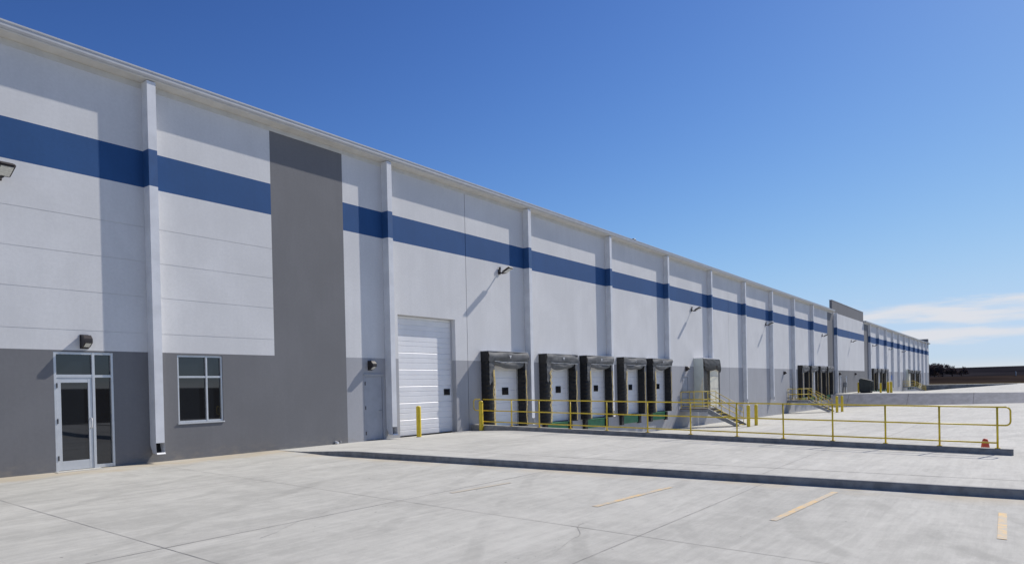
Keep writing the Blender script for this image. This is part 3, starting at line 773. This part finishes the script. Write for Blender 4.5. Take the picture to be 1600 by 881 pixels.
# projecting dock shelter beside each staircase
def make_shelter():
    r = thing('dock_shelter', 'x', 'dock shelter'); Wd, D, Hh = 3.05, 0.66, 3.30
    mb = MB(); mb.box((0, -D, 0.02), (0.05, -0.003, Hh), PALEP); mb.build('side_panel', r)
    mb = MB(); mb.box((Wd-0.05, -D, 0.02), (Wd, -0.003, Hh), PALEP); mb.build('side_panel', r)
    mb = MB(); mb.box((-0.03, -D-0.04, Hh+0.001), (Wd+0.03, -0.003, Hh+0.05), WREFL); mb.build('top_panel', r)
    mb = MB()
    def f(u, v):
        x = lerp(0.0, Wd, u); z = Hh - v*(0.70 if u < 0.72 else lerp(0.70, 0.95, (u-0.72)/0.28)) - (0.12*math.sin(u/0.72*math.pi) if u < 0.72 else 0)*v
        return (x, -D-0.02-0.10*math.sin(v*2.6)-0.03*jit(u*5, v*4, 2, 1.4), z)
    mb.grid(f, 30, 12, BLACK); mb.build('head_curtain', r, fixn=False)
    mb = MB(); mb.grid(lambda u, v: (lerp(0.052, 0.62, u), -D-0.012-0.02*jit(v*8, u, 4, 1.3), lerp(0.02, Hh-0.5, v)), 4, 30, BLACK); mb.build('side_curtain', r, fixn=False)
    mb = MB(); mb.grid(lambda u, v: (lerp(1.50, 2.80, u), lerp(-D+0.10, -D-0.012, u)+0.012*jit(v*8, u, 4, 1.3), lerp(0.02, Hh-0.62+0.2*u, v)), 4, 20, CREAM)
    for z in (1.25, 2.1): mb.box((1.52, -D-0.02, z), (2.78, -D-0.006, z+0.03), STEEL)
    mb.build('lining_panel', r, fixn=False)
    mb = MB(); mb.grid(lambda u, v: (lerp(2.80, 2.99, u), -D-0.03, lerp(0.02, Hh-0.8, v)+0.02*jit(v*9, 3, u, 1.5)), 1, 24, BLACK); mb.build('side_curtain', r, fixn=False)
    mb = MB(); mb.poly([(-0.004, -D+0.02, 0.5), (-0.004, -0.26, 0.5), (-0.004, -D+0.06, 2.05), (-0.004, -D+0.02, 2.05)], CREAM); mb.build('sunlit_patch', r, fixn=False)  # triangle of sunlight on the shaded side panel, painted in as cream colour
    mb = MB()
    for z in (0.0, 0.53, 1.06, 1.59, 2.12): mb.box((0.4, -0.03, z+0.01), (2.6, -0.004, z+0.52), WDOOR, 0.008)
    mb.build('inner_door', r)
    return r
sh = make_shelter(); sh.location = (44.2, 0, 0.0); tag(sh, 'pale boxy dock shelter with black head curtain beside the nearest yellow stairs', None, 'pale dock shelters')
dup(sh, (147.0, 0, 0), 'tiny pale dock shelter by the farthest stairs', 'pale dock shelters')

# ------------------------------------------------------------------ yellow rails
def pipe(mb, pts, r=0.0195): mb.tube(pts, r, YEL, 8)
RX = lambda Y: kerb2_x(Y) + 0.075
rt = thing('guard_rail', 'long yellow pipe guard railing on the kerb beside the driveway, with rounded far end', 'railing', (21, -0.5, 0.24))
PY = [-0.75, -2.05, -3.36, -4.75, -6.25, -7.80, -9.30, -10.78, -12.14, -13.47, -14.77, -15.99, -17.19]
def rel(o): o.location = (-21, 0.5, -0.24)
for Y in PY[1:]:
    mb = MB(); zt = k2top(0, Y); pipe(mb, [(RX(Y), Y, zt-0.01), (RX(Y), Y, zt+0.985)], 0.023)
    mb.box((RX(Y)-0.055, Y-0.055, zt), (RX(Y)+0.055, Y+0.055, zt+0.012), YEL)
    rel(mb.build('post', rt))
def rp(Y, h): return (RX(Y), Y, k2top(0, Y)+h)
for h in (1.0, 0.56):
    mb = MB(); pipe(mb, [rp(y, h) for y in (-0.6, -5, -10, -15, -17.35)]); rel(mb.build('rail', rt))
mb = MB(); pipe(mb, [rp(y, 0.13) for y in (-0.6, -5, -10, -15, -17.19)]); rel(mb.build('rail', rt))
mb = MB(); e = []
for k in range(7):
    a = math.pi/2*k/6; e.append(rp(-17.35-0.10*math.sin(a), 1.0-0.10*(1-math.cos(a))))
for k in range(7):
    a = math.pi/2*k/6; e.append(rp(-17.45+0.10*(1-math.cos(a)), 0.66-0.10*math.sin(a)))
pipe(mb, e); rel(mb.build('end_loop', rt))
mb = MB(); e = [rp(-0.45, 1.0)]
for k in range(7):
    a = math.pi/2*k/6; e.append(rp(-0.22+0.10*math.sin(a), 1.0-0.10*(1-math.cos(a))))
for k in range(7):
    a = math.pi/2*k/6; e.append(rp(-0.12-0.10*(1-math.cos(a)), 0.66-0.10*math.sin(a)))
e.append(rp(-0.45, 0.56)); pipe(mb, e); rel(mb.build('end_loop', rt))

def bollard(x, y, z, h, label, r=0.085):
    t_ = thing('bollard', label, 'bollard', (x, y, z), 'yellow steel bollards')
    mb = MB(); mb.lathe([(r, -0.05), (r, h-0.03), (r*0.92, h-0.005), (r*0.6, h+0.015), (0.01, h+0.02)], 0, 0, 0, YEL, 20); mb.build('post', t_)
    mb = MB(); mb.lathe([(r+0.015, -0.02), (r+0.012, 0.008), (r, 0.012)], 0, 0, 0, KERB, 16); mb.build('collar', t_)
bollard(17.33, -0.62, slab_z(17.3, -0.6), 1.08, 'yellow bollard standing in front of the tall white drive-in door')
bollard(20.80, -0.62, slab_z(20.8, -0.6), 1.16, 'yellow bollard at the wall end of the long yellow railing')
bollard(41.2, -4.55, court_z(41, -4.55), 1.28, 'yellow bollard left of the pair at the foot of the nearest stairs', 0.1)
bollard(43.0, -4.45, court_z(43, -4.45), 1.28, 'yellow bollard right of the pair at the foot of the nearest stairs', 0.1)
bollard(65.9, -4.5, court_z(65.9, -4.5), 1.45, 'yellow bollard left of the pair at the foot of the second stairs', 0.11)
bollard(67.8, -4.55, court_z(67.8, -4.6), 1.45, 'yellow bollard right of the pair at the foot of the second stairs', 0.11)
bollard(93.35, -1.5, 0, 1.25, 'yellow bollard left of the dark bin on the upper yard', 0.11)
bollard(91.9, -4.15, 0, 1.15, 'lone yellow bollard right of the dark bin on the upper yard', 0.11)
bollard(91.4, -5.0, 0, 1.3, 'yellow bollard on the upper yard, left of the rightmost pair', 0.14)
bollard(91.2, -5.35, 0, 1.3, 'yellow bollard on the upper yard, rightmost of all', 0.14)

# stairs -------------------------------------------------------------------
def make_stairs():
    r = thing('metal_stairs', 'x', 'stairs'); W_ = 1.5; PT = 0.06; D0, D1 = 1.85, 3.55; ZB = -1.02
    mb = MB(); mb.box((0, -D0, PT-0.05), (W_, -0.01, PT), TREAD); mb.build('landing', r)
    for x in (0.0, W_-0.05):
        mb = MB(); mb.box((x-0.001, -D0, PT-0.21), (x+0.051, -0.012, PT-0.0505), STEEL)
        mb.poly([(x, -D0-0.001, PT+0.03), (x, -D0-0.001, PT-0.34), (x, -D1+0.02, ZB), (x, -D1-0.22, ZB), (x, -D1-0.22, ZB+0.10)], STEEL)
        mb.poly([(x+0.05, -D0-0.001, PT+0.03), (x+0.05, -D0-0.001, PT-0.34), (x+0.05, -D1+0.02, ZB), (x+0.05, -D1-0.22, ZB), (x+0.05, -D1-0.22, ZB+0.10)], STEEL)
        mb.poly([(x, -D0-0.001, PT+0.03), (x+0.05, -D0-0.001, PT+0.03), (x+0.05, -D1-0.22, ZB+0.10), (x, -D1-0.22, ZB+0.10)], STEEL)
        mb.poly([(x, -D0-0.001, PT-0.34), (x+0.05, -D0-0.001, PT-0.34), (x+0.05, -D1+0.02, ZB), (x, -D1+0.02, ZB)], STEEL)
        mb.build('stringer', r)
    for k in range(6):
        t = (k+0.8)/6.3; y = lerp(-D0, -D1-0.1, t); z = lerp(PT, ZB, t)
        mb = MB(); mb.box((0.052, y-0.14, z-0.03), (W_-0.052, y+0.13, z), TREAD, 0.004); mb.box((0.052, y-0.15, z-0.028), (W_-0.052, y-0.141, z+0.004), YEL); mb.build('tread', r)
    for x in (0.03, W_-0.03):
        mb = MB()
        for y in (-0.08, -0.95, -D0): pipe(mb, [(x, y, PT-0.1), (x, y, PT+1.07)])
        for h in (1.07, 0.56, 0.14): pipe(mb, [(x, -0.08, PT+h), (x, -D0, PT+h)])
        mb.build('landing_rail', r)
        mb = MB()
        for h in (1.0, 0.66, 0.33): pipe(mb, [(x, -D0-0.02, PT+h), (x, -D1-0.05, ZB+h+0.12)])
        pipe(mb, [(x, -D1-0.05, ZB+0.1), (x, -D1-0.05, ZB+1.12)]); pipe(mb, [(x, (-D0-D1)/2, (PT+ZB)/2), (x, (-D0-D1)/2, (PT+ZB)/2+1.05)])
        mb.build('stair_rail', r)
    mb = MB()
    for h in (1.07, 0.56): pipe(mb, [(0.04, -0.10, PT+h), (W_-0.04, -0.10, PT+h)])
    mb.build('back_rail', r)
    return r
st = make_stairs(); st.location = (41.75, 0, 0); tag(st, 'steel stairs with yellow handrails beside the fifth dock seal', None, 'yellow railed steel stairs')
s2_ = dup(st, (66.9, 0, -0.22), 'steel stairs with yellow handrails in front of the second dock group', 'yellow railed steel stairs')
dup(st, (144.6, 0, 0.0), 'distant steel stairs with yellow handrails at the farthest dock group', 'yellow railed steel stairs')

# ------------------------------------------------------------------ lamps on the wall
def make_flood():
    r = thing('flood_light', 'x', 'flood light')
    mb = MB(); mb.box((-0.07, -0.05, -0.09), (0.07, -0.003, 0.12), BRONZE, 0.008); mb.box((-0.03, -0.09, 0.10), (0.03, -0.03, 0.22), BRONZE); mb.build('wall_plate', r)
    mb = MB(); mb.tube([(0, -0.05, 0.0), (0, -0.18, -0.06), (0, -0.34, -0.06)], 0.032, BRONZE, 10); mb.build('arm', r)
    bm = bmesh.new(); bmesh.ops.create_cube(bm, size=1)
    for v in bm.verts: v.co = Vector((v.co.x*0.30, v.co.y*0.42, v.co.z*0.075))
    bmesh.ops.bevel(bm, geom=bm.edges[:], offset=0.02, segments=2, affect='EDGES')
    M = Matrix.Translation((0.0, -0.46, 0.05)) @ Matrix.Rotation(math.radians(-24), 4, 'X')
    bmesh.ops.transform(bm, matrix=M, verts=bm.verts)
    mb = MB(); mb.addbm(bm, BRONZE)
    for k in range(7):
        b2 = bmesh.new(); bmesh.ops.create_cube(b2, size=1)
        for v in b2.verts: v.co = Vector((v.co.x*0.24, v.co.y*0.012-0.15+k*0.05, v.co.z*0.04+0.054))
        bmesh.ops.transform(b2, matrix=M, verts=b2.verts); mb.addbm(b2, BRONZE)
    h = mb.build('lamp_head', r)
    bm = bmesh.new(); bmesh.ops.create_cube(bm, size=1)
    for v in bm.verts: v.co = Vector((v.co.x*0.23, v.co.y*0.32, v.co.z*0.01-0.041))
    bmesh.ops.transform(bm, matrix=M, verts=bm.verts)
    mb = MB(); mb.addbm(bm, LENS); l = mb.build('lens'); l.parent = h
    return r
fl = make_flood(); fg = 'flood lights under the blue stripe'
flx = [(5.28, 'flood light at the left edge of the picture, under the blue stripe'), (22.95, 'flood light between the drive-in door and the next downspout'),
       (43.95, 'flood light above the nearest yellow stairs'), (60.5, 'flood light midway between the first and second dock groups'),
       (81.3, 'flood light above the second dock group, just left of the tall grey panel'), (97.4, 'flood light below the raised grey parapet'),
       (113.5, 'small flood light just right of the second far grey panel')]
for i, (x, lab) in enumerate(flx):
    if i == 0: fl.location = (x, 0, 6.50); tag(fl, lab, None, fg)
    else: dup(fl, (x, 0, 6.55), lab, fg)
for i in range(2): dup(fl, (129.0+15.5*i, 0, 6.5), ['third flood light from the far end of the wall', 'last flood light visible before the far corner'][i] if i else 'second to last flood light towards the far corner', fg)
def make_pack():
    r = thing('wall_light', 'x', 'wall light')
    mb = MB()
    mb.extr([(-0.003, -0.15), (-0.003, 0.15), (-0.17, 0.15), (-0.26, 0.06), (-0.26, -0.03), (-0.10, -0.13)], -0.085, 0.085, BRONZE)
    mb.build('housing', r)
    mb = MB(); mb.poly([(-0.062, -0.25, -0.038), (0.062, -0.25, -0.038), (0.062, -0.12, -0.118), (-0.062, -0.12, -0.118)], LENS)
    o = mb.build('lens', r, fixn=False); o.location = (0, -0.002, -0.006)
    mb = MB(); mb.box((-0.095, -0.012, -0.16), (0.095, -0.0025, 0.17), BRONZE); mb.build('back_plate', r)
    return r
wp = make_pack(); wg = 'dark hooded wall lights above the doors'
wps = [((6.90, 0, 2.99), 'dark hooded wall light above the glass entrance door'), ((15.68, 0, 2.53), 'dark hooded wall light above the grey steel door'),
       ((42.85, 0, 2.62), 'dark hooded wall light above the nearest stairs landing'), ((65.9, 0, 2.4), 'small wall light left of the second stairs'),
       ((89.9, 0, 2.35), 'small wall light right of the first far grey panel'), ((99.6, 0, 2.35), 'small wall light under the raised parapet, above the bollards')]
for i, (p, lab) in enumerate(wps):
    if i == 0: wp.location = p; tag(wp, lab, None, wg)
    else: dup(wp, p, lab, wg)

# ------------------------------------------------------------------ small things
cn = thing('traffic_cone', 'small orange traffic cone behind the end of the yellow railing', 'cone', (22.6, -16.86, court_z(22.6, -16.86)-0.02))
mb = MB(); mb.box((-0.12, -0.12, 0.0), (0.12, 0.12, 0.03), ORANGE, 0.008); mb.build('base', cn)
mb = MB(); mb.lathe([(0.10, 0.03), (0.10, 0.12), (0.088, 0.20), (0.075, 0.27), (0.06, 0.32), (0.035, 0.345), (0.02, 0.35)], 0, 0, 0, ORANGE, 20); mb.build('cone_body', cn)
bn = thing('waste_container', 'dark green waste container standing on the upper yard by the wall', 'container', (92.8, -2.45, 0))
mb = MB(); mb.extr([(-0.60, 0.12), (0.60, 0.12), (0.66, 1.62), (0.45, 1.74), (-0.66, 1.46)], -0.9, 0.9, BINM, 'x')
for k in (-0.6, 0, 0.6): mb.box((k-0.04, -0.72, 0.2), (k+0.04, -0.61, 1.35), BINM)
mb.build('body', bn)
mb = MB(); mb.poly([(-0.93, -0.68, 1.47), (0.93, -0.68, 1.47), (0.93, 0.46, 1.76), (-0.93, 0.46, 1.76)], RUBBER); mb.build('lid', bn, fixn=False)
for x in (-0.7, 0.7):
    mb = MB(); mb.box((x-0.05, -0.55, 0), (x+0.05, 0.55, 0.119), RUBBER); mb.build('skid', bn)
t_ = thing('wall_sign', 'small blue sign on the grey base of the far wall', 'sign', (132.0, 0, 1.8))
mb = MB(); mb.box((-1.2, -0.03, -0.35), (1.2, -0.003, 0.40), SIGNB); mb.build('sign_panel', t_)
t_ = thing('gas_meter', 'small grey utility box on the wall left of the dark green container', 'utility box', (92.6, -0.0, 0.0))
mb = MB(); mb.box((-0.20, -0.35, 0.75), (0.20, -0.003, 1.35), STEEL, 0.02); mb.build('cabinet', t_)
mb = MB(); mb.tube([(0, -0.2, 0), (0, -0.2, 0.76)], 0.05, STEEL, 8); mb.tube([(0, -0.2, 1.34), (0, -0.2, 1.7), (0, -0.02, 1.75)], 0.03, STEEL, 8); mb.build('pipe', t_)

# ------------------------------------------------------------------ far bare trees and woods
def bare_tree(x, y, z, H, label, seed, group='bare trees beyond the far corner of the warehouse'):
    rnd = random.Random(seed)
    t_ = thing('bare_tree', label, 'tree', (x, y, z), group)
    tr = MB(); cr = MB()
    for s_ in range(3):
        a = rnd.uniform(0, 6.28); tr.tube([(0, 0, -0.2), (0.06*H*math.cos(a), 0.06*H*math.sin(a), H*0.2), (0.14*H*math.cos(a), 0.14*H*math.sin(a), H*0.5)], 0.022*H, BARK, 6, r2=0.010*H)
    def br(p, d, L, r, lev):
        q = p + d*L; mid = p + d*L*0.5 + Vector((rnd.uniform(-.1, .1), rnd.uniform(-.1, .1), 0))*L
        (tr if lev == 0 else cr).tube([p, mid, q], r, TWIG if lev else BARK, 3 if lev else 5, cap=False, r2=r*0.6)
        if lev < 4:
            for k in range(5 if lev < 2 else 4):
                nd = (d + Vector((rnd.uniform(-1, 1), rnd.uniform(-1, 1), rnd.uniform(-.35, .8)))*0.8).normalized()
                br(p.lerp(q, rnd.uniform(.3, 1)), nd, L*rnd.uniform(.55, .8), max(r*0.6, 0.030), lev+1)
    for k in range(13):
        a = rnd.uniform(0, 6.28); br(Vector((0, 0, H*rnd.uniform(.0, .40))), Vector((math.cos(a)*.9, math.sin(a)*.9, rnd.uniform(.05, 1.2))).normalized(), H*0.22, H*0.010, 0)
    tr.build('trunk', t_, fixn=False); cr.build('crown', t_, fixn=False)
bare_tree(331, 11.2, 1.7, 8.4, 'tallest bare purple-brown tree, touching the far corner of the warehouse', 1)
bare_tree(330, 8.2, 1.7, 7.6, 'bare purple-brown tree second from the far corner', 2)
bare_tree(332, 5.0, 1.7, 6.4, 'low bare bushy tree third from the far corner', 3)
bare_tree(334, 1.8, 1.7, 5.2, 'smallest bare tree, on the right of the far tree clump', 4)
bare_tree(333, 13.8, 1.7, 8.2, 'bare tree half hidden behind the far warehouse corner', 5)
for i, (x, y, h) in enumerate(((318, -16, 2.2), (318, -26.5, 2.6))):
    t_ = thing('utility_pole', ['short pale post left of a pair on the far field', 'short pale post right of a pair on the far field'][i], 'post', (x, y, 0.9), 'posts on the far field')
    mb = MB(); mb.tube([(0, 0, -0.5), (0, 0, h)], 0.16, BANK, 8); mb.build('shaft', t_)
    mb = MB(); mb.box((-0.25, -0.25, h-0.02), (0.25, 0.25, h+0.12), BANK, 0.02); mb.build('cap', t_)
